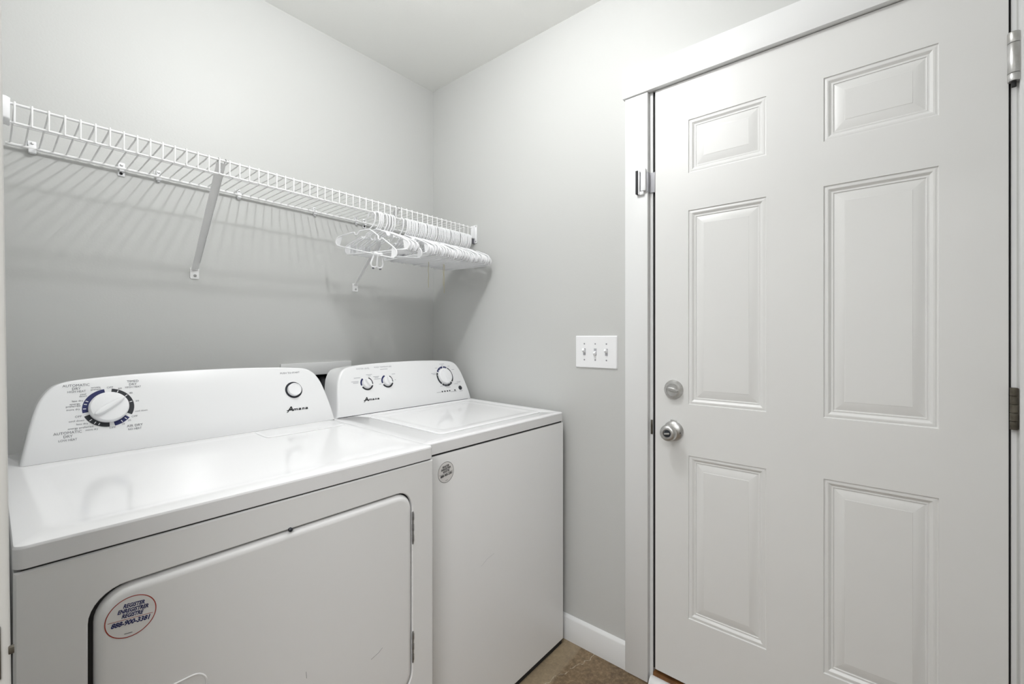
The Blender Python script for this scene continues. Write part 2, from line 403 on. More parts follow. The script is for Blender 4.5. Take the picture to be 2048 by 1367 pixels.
# ------------------------------------------------------------------ doorway jamb at the photographer's left hand
def lean(o, deg, piv):
    mt = Matrix.Translation(piv) @ Matrix.Rotation(math.radians(deg), 4, 'Y') @ Matrix.Translation(-Vector(piv)); o.data.transform(mt)
PV = (-1.4833, -1.2, 1.05)
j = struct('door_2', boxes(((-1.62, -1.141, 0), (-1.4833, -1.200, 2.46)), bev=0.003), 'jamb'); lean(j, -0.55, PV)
s_ = struct('strike_plate', boxes(((-1.530, -1.1995, 0.905), (-1.4892, -1.2012, 0.952)), bev=0.0006), 'bronze', j); lean(s_, -0.55, PV)
s_ = struct('strike_lip', boxes(((-1.4848, -1.198, 0.925), (-1.4812, -1.203, 0.931)), bev=0.0006), 'bronze', j); lean(s_, -0.55, PV)

# ------------------------------------------------------------------ appliance helpers
TILT = math.radians(21)
def face_mtx(x, s, y0, z0, n=0.0):
    ex = Vector((1, 0, 0)); es = Vector((0, math.sin(TILT), math.cos(TILT))); en = Vector((0, -math.cos(TILT), math.sin(TILT)))
    p = Vector((x, y0, z0)) + es*s + en*n
    return Matrix(((ex.x, es.x, en.x, p.x), (ex.y, es.y, en.y, p.y), (ex.z, es.z, en.z, p.z), (0, 0, 0, 1)))
HALF = [(1.0, 0.0), (0.977, 0.045), (0.952, 0.092), (0.924, 0.131), (0.893, 0.155), (0.852, 0.1735), (0.794, 0.1845), (0.700, 0.1900), (0.5, 0.1950), (0.25, 0.1980), (0.0, 0.1990)]
def catmull(P, n):
    out = []
    for i in range(len(P)-1):
        p0, p1, p2, p3 = P[max(i-1, 0)], P[i], P[i+1], P[min(i+2, len(P)-1)]
        for k in range(n):
            t = k/n
            out.append(tuple(0.5*(2*b+(c-a)*t+(2*a-5*b+4*c-d)*t*t+(3*b-3*c+d-a)*t**3) for a, b, c, d in zip(p0, p1, p2, p3)))
    out.append(P[-1]); return out
def make_console(xc, hw, y0, z0, k, parent, depth=0.085):
    half = [(x*hw, s*k) for x, s in catmull(HALF, 5)]
    full = half+[(-x, s) for x, s in half[::-1][1:]]
    cx, cs = 0, 0.08*k
    def ring(ins, n, back=0.0, lift=0.0):
        out = []
        for i, (x, s) in enumerate(full):
            a = Vector(full[max(i-1, 0)]); b = Vector(full[min(i+1, len(full)-1)]); t = (b-a).normalized(); nn = Vector((-t.y, t.x))
            xx, ss = x+nn.x*ins, s+nn.y*ins*(0 if s < 1e-6 else 1)
            nd = n - (0.0060*(1-ss/(0.042*k))**1.5 if ss < 0.042*k and back == 0 else 0)
            p = face_mtx(xc+xx, max(ss, 0), y0, z0, nd) @ Vector((0, 0, 0))
            out.append((p.x, p.y+back, p.z-lift))
        return out
    # face filled in horizontal strips so the lower band can turn towards the vertical
    bm = bm_()
    R = [ring(0.0070, 0.0), ring(0.0040, -0.0008), ring(0.0015, -0.0030), ring(0.0, -0.0068), ring(-0.0002, -0.014), ring(0.0, -0.02, depth*0.5), ring(0.004, -0.02, depth)]
    add_loft(bm, R, False, False, closed=False)
    n = len(full); f0 = R[0]; vs = [v for v in bm.verts][:n]
    for i in range(n//2):
        a, b, c, d = vs[i], vs[i+1], vs[n-2-i], vs[n-1-i]
        bm.faces.new((a, b, c, d) if b is not c else (a, b, d))
    back = [v for v in bm.verts][-n:]
    bm.faces.new(back)
    c = obj('console', bm, 'console', parent, angle=50)
    obj('joint_shade', boxes(((xc-hw+0.004, y0+0.0066, z0-0.008), (xc+hw-0.004, y0+0.03, z0-0.0019))), 'dark', parent, smooth=False)  # dark strip standing in for the shade under the console edge
    return c
def screw_head(bm, mtx, r=0.004, h=0.0015): add_lathe(bm, [(r, 0), (r, h*0.5), (r*0.6, h), (0, h)], 12, mtx)
def front_mtx(x, y, z): # local z out of the front (towards -y), local x along +x, local y up
    return Matrix(((1, 0, 0, x), (0, 0, -1, y), (0, 1, 0, z), (0, 0, 0, 1)))
def sticker(parent, x, y, z, r, rot, ringmat, rw):
    mt = front_mtx(x, y, z) @ Matrix.Rotation(math.radians(rot), 4, 'Z')
    bm = bm_(); add_lathe(bm, [(r, 0), (r, 0.0002), (0, 0.0002)], 48, mt); st = obj('sticker', bm, 'sticker', parent, smooth=False)
    bm = bm_(); add_arc(bm, mtx=mt, r0=r-rw, r1=r, a0=0, a1=360, n=56, h=0.0004); obj('sticker_ring', bm, ringmat, st, smooth=False)
    k = r/0.0315
    def T(s, yy, w, sz): return (s, mt @ Matrix.Translation((0.001*k, yy*k, 0.0005)), w*k, sz*k, 0.04, 0.18, 'CENTER')
    bm = txt_mesh([T('REGISTER', 0.0175, 0.0265, 0.0083), T('ENREGISTRER', 0.0100, 0.0380, 0.0083), T('REGISTRE', 0.0025, 0.0265, 0.0083), T('888-900-3381', -0.0085, 0.0475, 0.0098)])
    obj('lettering', bm, 'navy' if ringmat == 'red' else 'black', st, smooth=False)
    bm = bm_(); add_quad(bm, mt, -0.0275*k, 0.0275*k, -0.0024*k, -0.0031*k, 0.0005); obj('rule', bm, ringmat, st, smooth=False)
    bm = bm_(); add_quad(bm, mt, -0.005*k, 0.005*k, -0.0245*k, -0.0255*k, 0.0005); obj('fine_print', bm, 'grey', st, smooth=False)
    return st
def amana(parent, x, s, y0, z0, w):
    k = w/0.0635
    def T(t, dx, dy, ww, sz): return (t, face_mtx(x, s, y0, z0, 0.0006) @ Matrix.Translation((dx*k, dy*k, 0)), ww*k, sz*k, 0.035, 0.25, 'LEFT')
    bm = txt_mesh([T('A', -0.0290, 0.0010, 0.0195, 0.0205), T('m', -0.0125, -0.0008, 0.0150, 0.0125), T('a', 0.0035, -0.0008, 0.0098, 0.0125), T('n', 0.0150, -0.0008, 0.0085, 0.0125), T('a', 0.0250, -0.0008, 0.0098, 0.0125)])
    mt = face_mtx(x, s, y0, z0, 0.0006)
    add_quad(bm, mt, -0.0315*k, -0.0080*k, -0.0032*k, -0.0012*k)
    bm.faces.new([bm.verts.new(mt @ Vector((a*k, b*k, 0))) for a, b in ((-0.0335, -0.0088), (-0.0285, -0.0066), (-0.0255, -0.0066), (-0.0300, -0.0092))])
    return obj('brand_lettering', bm, 'black', parent, smooth=False)
def dome_knob(name, mt, r, h, parent, rot=None, gripw=0.2, griph=0.012):
    bm = bm_(); add_lathe(bm, [(r*1.02, 0), (r*1.02, h*0.55), (r*0.985, h*0.85), (r*0.93, h), (r*0.5, h*1.10), (0, h*1.12)], 48, mt)
    kb = obj(name, bm, 'plastic', parent)
    if rot is not None:
        bm = bm_(); R_ = mt @ Matrix.Rotation(math.radians(rot), 4, 'Z')
        def sec(wk, lk, z): return [R_ @ Vector((lk*r*math.cos(a), wk*r*math.sin(a)*(1-0.25*math.cos(a)), z)) for a in [2*PI*q/36 for q in range(36)]]
        add_loft(bm, [sec(gripw*1.15, 0.93, h*0.9), sec(gripw, 0.92, h+griph*0.6), sec(gripw*0.75, 0.90, h+griph*0.92), sec(gripw*0.4, 0.82, h+griph)], False, True)
        obj('grip', bm, 'plastic', kb)
    return kb
def top_panel(x0, x1, yf, yb, zf, slope, zlip, hole=None, recess=None, lip_r=0.005):
    """enamel top with a rounded front lip, falling a little towards the front"""
    bm = bm_()
    def Z(y, dz=0): return zf + slope*(y-yf) + dz
    def ring(ins, dz, z=None): return [(x, y, (Z(y, dz) if z is None else z)) for x, y in rrect(x0+ins, x1-ins, yf+ins, yb-ins, max(0.012-ins*0.6, 0.004), 5)]
    R = [ring(0.0015, 0, zlip), ring(0, 0, zlip+0.0015), ring(0, 0, zlip+0.0022), ring(0, -lip_r*1.06), ring(0, -lip_r), ring(lip_r*0.30, -lip_r*0.30), ring(lip_r, 0)]
    if recess:
        a0, a1, b0, b1, dep, w = recess
        def rr(i, dz): return [(x, y, Z(y, dz)) for x, y in rrect(a0+i, a1-i, b0+i, b1-i, 0.03, 5)]
        R += [rr(0, 0), rr(w*0.5, -dep*0.5), rr(w, -dep)]
    add_loft(bm, R, False, True)
    return bm, Z

# ------------------------------------------------------------------ dryer
DX0, DX1, DYF, DYB = -1.4740, -0.7385, -0.8886, -0.215
dry = thing('dryer', 'white front load dryer with blue and black dial, left of the washer', 'dryer', ((DX0+DX1)/2, -0.55, 0))
bm, DZ = top_panel(DX0, DX1, DYF-0.001, DYB, 0.9190, 0.0115, 0.8855, recess=(-1.435, -0.775, -0.845, -0.395, 0.0012, 0.022))
obj('top_panel', bm, 'enamel', dry, angle=40)
bm = bm_()
def lf(i, dz): return [(x, y, DZ(y, dz)) for x, y in rrect(-0.9935+i, -0.7600-i, -0.4850+i, -0.384-i*0.2, 0.012, 4)]
add_loft(bm, [lf(0, -0.002), lf(0.0, 0.0004), lf(0.002, 0.0015), lf(0.008, 0.0018)], False, True)
obj('lint_filter_cover', bm, 'enamel', dry, angle=60)
# cabinet shell: sides, back, and front with a rounded door opening
bm = bm_()
HO = (-1.4010, -0.8040, 0.320, 0.8235)
outer = rrect(DX0+0.001, DX1-0.001, 0.016, 0.8825, 0.0005, 8); inner = rrect(HO[0], HO[1], HO[2], HO[3], 0.047, 8)
mid = rrect(DX0+0.004, DX1-0.004, 0.018, 0.8800, 0.002, 8); in2 = rrect(HO[0]+0.002, HO[1]-0.002, HO[2]+0.002, HO[3]-0.002, 0.045, 8)
o4 = [(x, DYF+0.003, z) for x, z in outer]; o3 = [(x, DYF, z) for x, z in mid]; i3 = [(x, DYF, z) for x, z in inner]
add_loft(bm, [[(x, DYB, z) for x, z in outer], o4, o3, i3, [(x, DYF+0.002, z) for x, z in in2], [(x, DYF+0.030, z) for x, z in in2]], True, True)
obj('cabinet', bm, 'front', dry, angle=20)
obj('seam', boxes(((DX0+0.008, DYF+0.004, 0.878), (DX1-0.008, DYB, 0.888))), 'dark', dry, smooth=False)
bm = bm_(); add_loft(bm, [[(x, DYF+0.0100, z) for x, z in rrect(HO[0]+0.001, HO[1]-0.001, HO[2]+0.001, HO[3]-0.001, 0.046, 8)]], False, True); obj('recess_shade', bm, 'dark', dry, smooth=False)  # dark sheet that paints the shade in the gap round the door
# door: pillowed slab
bm = bm_()
def dr(i, y, r=0.044): return [(x, y, z) for x, z in rrect(-1.3925+i, -0.8075-i, 0.325+i, 0.8180-i, max(r-i, 0.01), 8)]
add_loft(bm, [dr(0.001, DYF+0.026), dr(0, DYF+0.011), dr(0.0008, DYF+0.0065), dr(0.0028, DYF+0.0025), dr(0.0058, DYF-0.0005), dr(0.0095, DYF-0.0022), dr(0.0140, DYF-0.0028), dr(0.0146, DYF-0.0028)], False, True)
ddoor = obj('door', bm, 'front', dry, angle=50)
for z0, z1 in ((0.684, 0.765), (0.3855, 0.4635)):
    bm = bm_(); add_lathe(bm, [(0, 0), (0.0021, 0), (0.0021, z1-z0), (0, z1-z0)], 10, Matrix.Translation((-0.8050, DYF-0.0005, z0)))
    for k in range(3): add_box(bm, (-0.8074, DYF-0.0026, z0+0.006+k*(z1-z0)/3), (-0.8026, DYF+0.001, z0+(k+1)*(z1-z0)/3-0.004), 0.0006)
    obj('hinge', bm, 'steel', ddoor)
# finger grip on the free edge of the dryer door
bm = bm_()
def hr(i, y): return [(x, y, z) for x, z in rrect(-1.3330+i, -1.2500-i, 0.570+i, 0.6260-i, 0.022-i*0.5, 6)]
add_loft(bm, [hr(-0.003, DYF-0.0026), hr(-0.0015, DYF-0.0042), hr(0, DYF-0.0040), hr(0.003, DYF+0.010), hr(0.008, DYF+0.014)], False, True)
obj('finger_grip', bm, 'front', ddoor)
bm = bm_(); add_lathe(bm, [(0.0042, 0), (0.0042, 0.004), (0.002, 0.006), (0, 0.006)], 10, front_mtx(-1.1060, DYF+0.0, 0.8210)); obj('bumper', bm, 'char', ddoor)
sticker(dry, -1.3500, DYF-0.0029, 0.7675, 0.0315, -8.0, 'red', 0.0013)
# scuffs on the door
bm = bm_(); add_tube(bm, [(-1.075, DYF-0.0028, 0.520), (-1.074, DYF-0.0028, 0.506)], 0.0004, 4); obj('scuff', bm, 'grey', ddoor); bm = bm_(); add_tube(bm, [(-0.925, DYF-0.0028, 0.461), (-0.905, DYF-0.0028, 0.466), (-0.895, DYF-0.0028, 0.472)], 0.0004, 4)
obj('scuff', bm, 'grey', ddoor)
# feet
for fx in (DX0+0.05, DX1-0.05):
    for fy in (DYF+0.06, DYB-0.06):
        bm = bm_(); add_lathe(bm, [(0, 0), (0.018, 0), (0.018, 0.006), (0.008, 0.008), (0.008, 0.018)], 14, Matrix.Translation((fx, fy, 0))); obj('foot', bm, 'rubber', dry)
Y0, Z0 = -0.380, 0.9275
con = make_console(-1.0940, 0.3580, Y0, Z0, 1.0, dry)
F = lambda x, s, n=0.0005: face_mtx(x, s, Y0, Z0, n)
kx, ks = -1.3032, 0.1117
mt = F(kx, ks)
def arcs(parent, mt, r0, r1, spec):
    for a0, a1, m in spec:
        bm = bm_(); add_arc(bm, mt, r0, r1, a0, a1, max(6, int(abs(a1-a0)/5))); obj('dial_mark', bm, m, parent, smooth=False)
arcs(con, mt, 0.0375, 0.0478, [(81, -28.5, 'char'), (-38.5, -79, 'navy'), (-91, -159.5, 'char'), (190, 98, 'navy')])
bm = bm_()
for a in (65, 38.5, 13.7, 153, 163, 177.6, -59.3, -46.6, -141.3, -127.4, -116.6):
    add_quad(bm, mt @ Matrix.Rotation(math.radians(a), 4, 'Z') @ Matrix.Translation((0, 0, 0.0003)), 0.0405, 0.0460, -0.0009, 0.0009)
obj('dial_tick', bm, 'whiteprint', con, smooth=False)
dome_knob('control_knob', F(kx, ks, 0.0), 0.0365, 0.0150, dry, 34, 0.19, 0.011)
def T(s, x, y, w, sz, b=0.0): return (s, F(x, y, 0.0006), w, sz, b, 0, 'CENTER')
bm = txt_mesh([T('AUTOMATIC', -1.3585, 0.1727, 0.0467, 0.0088), T('DRY', -1.3587, 0.1647, 0.0148, 0.0088), T('TIMED', -1.2544, 0.1749, 0.0233, 0.0085), T('DRY', -1.2549, 0.1668, 0.0150, 0.0085),
               T('AUTOMATIC', -1.3762, 0.0605, 0.0467, 0.0088), T('DRY', -1.3762, 0.0519, 0.0150, 0.0088), T('LOW HEAT', -1.3767, 0.0435, 0.0304, 0.0072),
               T('AIR DRY', -1.2572, 0.0596, 0.0311, 0.0085), T('NO HEAT', -1.2577, 0.0512, 0.0260, 0.0072), T('HIGH HEAT', -1.3585, 0.1574, 0.0315, 0.0072), T('HIGH HEAT', -1.2547, 0.1597, 0.0313, 0.0066),
               T('OFF', -1.2989, 0.1623, 0.0118, 0.0066), T('OFF', -1.3575, 0.0962, 0.0114, 0.0066), T('OFF', -1.2989, 0.0607, 0.0118, 0.0066), T('OFF', -1.2564, 0.0829, 0.0116, 0.0066)])
obj('lettering', bm, 'grey', con, smooth=False)
bm = txt_mesh([T('wrinkle', -1.3249, 0.1648, 0.0174, 0.0062), T('prevent', -1.3246, 0.1597, 0.0185, 0.0062), T('cool', -1.3477, 0.1500, 0.0101, 0.0062), T('down', -1.3478, 0.1452, 0.0132, 0.0062),
               T('less dry', -1.3577, 0.1345, 0.0189, 0.0062), T('energy', -1.3624, 0.1274, 0.0178, 0.0062), T('preferred', -1.3655, 0.1222, 0.0241, 0.0062), T('more dry', -1.3658, 0.1142, 0.0226, 0.0062),
               T('cool down', -1.3608, 0.0864, 0.0260, 0.0062), T('less dry', -1.3517, 0.0780, 0.0199, 0.0062), T('energy preferred', -1.3545, 0.0693, 0.0430, 0.0062), T('more dry', -1.3358, 0.0620, 0.0218, 0.0062),
               T('60', -1.2804, 0.1581, 0.0067, 0.0060), T('40', -1.2602, 0.1442, 0.0069, 0.0060), T('20', -1.2489, 0.1221, 0.0070, 0.0060), T('cool down', -1.2424, 0.0958, 0.0250, 0.0056),
               T('20', -1.2671, 0.0739, 0.0062, 0.0060), T('10', -1.2791, 0.0666, 0.0050, 0.0060), T('PUSH TO START', -0.8617, 0.1708, 0.0610, 0.0078)])
obj('small_lettering', bm, 'grey', con, smooth=False)
amana(con, -0.8585, 0.0508, Y0, Z0, 0.0640)
bt = F(-0.8585, 0.1131)
bm = bm_(); add_arc(bm, bt, 0.0195, 0.0268, 0, 360, 48); obj('button_ring', bm, 'char', con, smooth=False)
bm = bm_(); add_lathe(bm, [(0.0205, -0.001), (0.0205, 0.010), (0.0195, 0.0120), (0.0165, 0.0125), (0.0160, 0.0118), (0, 0.0105)], 40, F(-0.8585, 0.1131, 0)); obj('start_button', bm, 'plastic', dry)

# ------------------------------------------------------------------ washer
WX0, WX1, WYF, WYB = -0.7315, -0.0366, -0.8336, -0.130
was = thing('washing_machine', 'white top load washing machine in the corner, right of the dryer', 'washing machine', ((WX0+WX1)/2, -0.48, 0))
LX0, LX1, LY0, LY1 = -0.612, -0.093, -0.772, -0.365
bm = bm_()
wsl = 0.0145
def WZ(y, dz=0): return 0.9092 + wsl*(y-WYF) + dz
def wr(i, dz, z=None): return [(x, y, WZ(y, dz) if z is None else z) for x, y in rrect(WX0+i, WX1-i, WYF+i, WYB-i, max(0.012-i*0.6, 0.004), 5)]
def lr(i, dz, r=0.02): return [(x, y, WZ(y, dz)) for x, y in rrect(LX0+i, LX1-i, LY0+i, LY1-i, r, 5)]
add_loft(bm, [wr(0.0015, 0, 0.8745), wr(0, 0, 0.876), wr(0, 0, 0.8766), wr(0, -0.0053), wr(0, -0.005), wr(0.0016, -0.0016), wr(0.005, 0), wr(0.020, 0.0), wr(0.026, -0.0015), lr(-0.002, -0.0015), lr(0, -0.0030), lr(0.001, -0.006)], False, True)
obj('top_panel', bm, 'enamel', was, angle=40)
bm = bm_(); add_loft(bm, [lr(0.0028, -0.0055), lr(0.0028, -0.0012), lr(0.0050, 0.0008), lr(0.010, 0.0016), lr(0.030, 0.0012), lr(0.040, -0.0008), lr(0.052, -0.0012)], False, True); obj('lid', bm, 'enamel', was, angle=40)
bm = bm_()
o5 = rrect(WX0+0.001, WX1-0.001, 0.019, 0.8690, 0.0005, 4); m5 = rrect(WX0+0.004, WX1-0.004, 0.022, 0.8650, 0.003, 4)
add_loft(bm, [[(x, WYB, z) for x, z in o5], [(x, WYF+0.0035, z) for x, z in o5], [(x, WYF+0.001, z) for x, z in rrect(WX0+0.002, WX1-0.002, 0.020, 0.8675, 0.0015, 4)], [(x, WYF, z) for x, z in m5]], True, True)
obj('cabinet', bm, 'front', was, angle=20)
obj('seam', boxes(((WX0+0.008, WYF+0.006, 0.866), (WX1-0.008, WYB, 0.877))), 'dark', was, smooth=False)
for fx in (WX0+0.05, WX1-0.05):
    for fy in (WYF+0.06, WYB-0.06):
        bm = bm_(); add_lathe(bm, [(0, 0), (0.02, 0), (0.02, 0.007), (0.009, 0.009), (0.009, 0.017)], 14, Matrix.Translation((fx, fy, 0))); obj('foot', bm, 'rubber', was)
obj('under_shade', boxes(((WX0+0.01, WYF+0.005, 0.0008), (WX1-0.006, WYB-0.03, 0.023))), 'dark', was, smooth=False)  # dark block added as the shadow band under the cabinet
sticker(was, -0.6465, WYF-0.0001, 0.8160, 0.0300, 7.0, 'black', 0.0010)
bm = bm_(); add_tube(bm, [(-0.500, WYF, 0.487), (-0.474, WYF, 0.500), (-0.440, WYF, 0.505)], 0.0004, 4); obj('scuff', bm, 'lgrey', was)
Y0, Z0 = -0.326, 0.9195
con = make_console(-0.3692, 0.3308, Y0, Z0, 0.988, was)
F = lambda x, s, n=0.0005: face_mtx(x, s, Y0, Z0, n)
mt = F(-0.5616, 0.1137); arcs(con, mt, 0.0205, 0.0268, [(62, -8, 'char'), (-20, -150, 'char'), (-165, -235, 'navy')])
dome_knob('control_knob', F(-0.5616, 0.1137, 0), 0.0182, 0.0095, was, 125, 0.30, 0.010)
mt = F(-0.4702, 0.1157); arcs(con, mt, 0.0205, 0.0268, [(55, -8, 'char'), (-20, -150, 'char'), (-165, -252, 'navy')])
dome_knob('control_knob', F(-0.4702, 0.1157, 0), 0.0182, 0.0095, was, 108, 0.30, 0.010)
mt = F(-0.1692, 0.1140); arcs(con, mt, 0.0385, 0.0468, [(86, 62, 'navy'), (55, -38, 'char'), (-45, -90, 'char'), (-92, -126, 'char'), (-131, -205, 'char'), (-212, -267, 'navy')])
bm = bm_()
for a in (-62, -108, -190, -225, -245, 73):
    add_quad(bm, mt @ Matrix.Rotation(math.radians(a), 4, 'Z') @ Matrix.Translation((0, 0, 0.0003)), 0.0385, 0.0430, -0.0010, 0.0010)
obj('dial_tick', bm, 'whiteprint', con, smooth=False)
dome_knob('control_knob', F(-0.1692, 0.1140, 0), 0.0355, 0.0110, was, -72, 0.16, 0.007)
bm = bm_(); add_lathe(bm, [(0.0100, 0), (0.0100, 0.0015), (0.0085, 0.0022), (0, 0.0022)], 28, F(-0.0958, 0.0532, 0)); obj('start_button', bm, 'char', was)
bm = bm_()
for x in (-0.2055, -0.1906, -0.1757, -0.1623, -0.1310): add_quad(bm, F(x, 0.0455, 0.0006), -0.0036, 0.0036, -0.0030, 0.0030)
obj('indicator_light', bm, 'char', con, smooth=False)
def T(s, x, y, w, sz, b=0.0): return (s, F(x, y, 0.0006), w, sz, b, 0, 'CENTER')
bm = txt_mesh([T('WATER LEVEL', -0.5658, 0.1731, 0.0570, 0.0085), T('WASH TEMPERATURE', -0.4770, 0.1753, 0.0810, 0.0085), T('START', -0.0955, 0.0812, 0.0235, 0.0085)])
obj('lettering', bm, 'lgrey', con, smooth=False)
bm = bm_()
for x, y, w in ((-0.4742, 0.1658, 0.034), (-0.598, 0.138, 0.026), (-0.609, 0.124, 0.030), (-0.607, 0.119, 0.022), (-0.545, 0.148, 0.026), (-0.545, 0.1425, 0.012), (-0.516, 0.138, 0.026), (-0.515, 0.1335, 0.016), (-0.512, 0.128, 0.03),
                (-0.435, 0.143, 0.016), (-0.432, 0.118, 0.006), (-0.505, 0.106, 0.010), (-0.171, 0.172, 0.028), (-0.171, 0.1655, 0.010), (-0.133, 0.160, 0.012), (-0.112, 0.142, 0.015), (-0.208, 0.155, 0.013), (-0.230, 0.131, 0.026), (-0.226, 0.126, 0.02),
                (-0.115, 0.074, 0.022), (-0.200, 0.0705, 0.020), (-0.170, 0.0660, 0.030), (-0.165, 0.0610, 0.026), (-0.225, 0.044, 0.026), (-0.140, 0.0400, 0.035), (-0.095, 0.0385, 0.020)):
    add_quad(bm, F(x, y, 0.0006), -w/2, w/2, -0.0009, 0.0009)
obj('small_lettering', bm, 'lgrey', con, smooth=False)
amana(con, -0.5570, 0.0515, Y0, Z0, 0.0640)

# ------------------------------------------------------------------ laundry outlet box in the back wall
ob = thing('outlet_box', 'white framed laundry outlet box in the wall behind the machines', 'outlet box', (-0.615, 0, 1.0))
ox0, ox1, oz0, oz1 = -0.7628, -0.4665, 0.84, 1.0975
obj('frame', boxes(((ox0, 0, 1.0475), (ox1, -0.010, oz1)), ((ox0, 0, oz0), (ox1, -0.010, 0.885)), ((ox0, 0, 0.885), (ox0+0.012, -0.010, 1.0475)), ((ox1-0.012, 0, 0.885), (ox1, -0.010, 1.0475)), bev=0.0015), 'trim', ob)
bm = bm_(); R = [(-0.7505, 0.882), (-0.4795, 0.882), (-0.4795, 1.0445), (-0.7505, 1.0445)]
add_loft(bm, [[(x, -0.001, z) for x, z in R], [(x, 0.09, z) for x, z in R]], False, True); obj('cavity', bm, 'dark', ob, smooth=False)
for x in (-0.68, -0.585, -0.545):
    bm = bm_(); add_tube(bm, [(x, 0.02, 1.03), (x, 0.005, 1.01), (x+0.004, -0.012, 0.96), (x+0.006, -0.02, 0.90), (x+0.01, -0.03, 0.80)], 0.011, 10); obj('hose', bm, 'rubber', ob)

# ------------------------------------------------------------------ wire shelf
SX0, SX1 = -1.4650, -0.0215
ZT, ZB, YF_ = 1.7185, 1.6770, -0.3065
sh = thing('wire_shelf', 'long white vinyl coated wire shelf along the back wall', 'shelf', ((SX0+SX1)/2, -0.15, ZT))
for nm, y, z, r in (('front_rail', YF_, ZT, 0.0030), ('lip_rail', YF_+0.001, ZB, 0.0030), ('deck_rail', -0.152, ZT+0.0036, 0.0027), ('back_rail', -0.0135, ZT-0.0058, 0.0039)):
    bm = bm_(); add_tube(bm, [(SX0, y, z), ((SX0+SX1)/2, y, z), (SX1, y, z)], r, 10); obj(nm, bm, 'wire', sh)
# one deck wire: up the lip, over the front rail, back to the wall rail with a small hook down
bm = bm_()
wp = [(0, YF_-0.0042, ZB-0.002), (0, YF_-0.0042, 1.700), (0, YF_-0.0042, ZT+0.001), (0, YF_-0.0030, ZT+0.0040), (0, YF_+0.002, ZT+0.0046), (0, YF_+0.010, ZT+0.0020), (0, YF_+0.03, ZT-0.0004), (0, -0.2, ZT-0.0006),
      (0, -0.03, ZT-0.0006), (0, -0.019, ZT-0.0006), (0, -0.0135, ZT-0.0008), (0, -0.0085, ZT-0.0035)]
add_tube(bm, wp, 0.0019, 6)
w0 = obj('deck_wire', bm, 'wire', sh); wl = w0.location.copy()
sp = 0.02655; n = 54
for i in range(n):
    x = -1.4563+i*sp
    o = w0 if i == 0 else w0.copy()
    if i: COL.objects.link(o); o.parent = sh
    o.location = wl+Vector((x, 0, 0))
# wall clips with screws
def clip(x, kind):
    bm = bm_()
    if kind == 0:
        add_box(bm, (x-0.0085, 0, ZT+0.004), (x+0.0085, -0.0055, ZT+0.017), 0.0022); add_box(bm, (x-0.0075, 0, ZT-0.018), (x+0.0085, -0.0165, ZT+0.0035), 0.003)
        add_box(bm, (x-0.0125, 0, ZT+0.001), (x-0.0095, -0.004, ZT+0.014), 0.001)
    elif kind == 1:
        add_box(bm, (x-0.0085, 0, ZT-0.005), (x+0.0085, -0.0045, ZT+0.015), 0.002); add_box(bm, (x-0.006, -0.002, ZT-0.014), (x+0.006, -0.0150, ZT-0.002), 0.002)
        add_box(bm, (x-0.0085, 0, ZT-0.027), (x+0.0085, -0.004, ZT-0.013), 0.0018)
    else:
        add_box(bm, (x-0.0055, 0, ZT+0.002), (x+0.0055, -0.005, ZT+0.016), 0.0018); add_box(bm, (x-0.0075, 0, ZT-0.016), (x+0.0075, -0.0150, ZT+0.002), 0.004)
        add_box(bm, (x-0.0105, 0, ZT+0.004), (x-0.0085, -0.003, ZT+0.017), 0.0008); add_box(bm, (x-0.003, 0, ZT-0.020), (x+0.004, -0.008, ZT-0.014), 0.001)
    c = obj('wall_clip', bm, 'plastic', sh)
    if kind == 1:
        bm = bm_(); screw_head(bm, front_mtx(x, -0.0045, ZT+0.007), 0.0042); obj('screw', bm, 'screw', c)
        bm = bm_(); screw_head(bm, front_mtx(x-0.001, -0.004, ZT-0.019), 0.0042); obj('screw', bm, 'dark', c)
    else:
        bm = bm_(); screw_head(bm, front_mtx(x, -0.0055, ZT+0.010), 0.0036); obj('screw', bm, 'screw', c)
for x, kd in ((-1.4165, 0), (-1.2300, 1), (-1.1395, 2), (-0.9075, 2), (-0.6280, 2), (-0.4410, 2), (-0.3990, 1)): clip(x, kd)
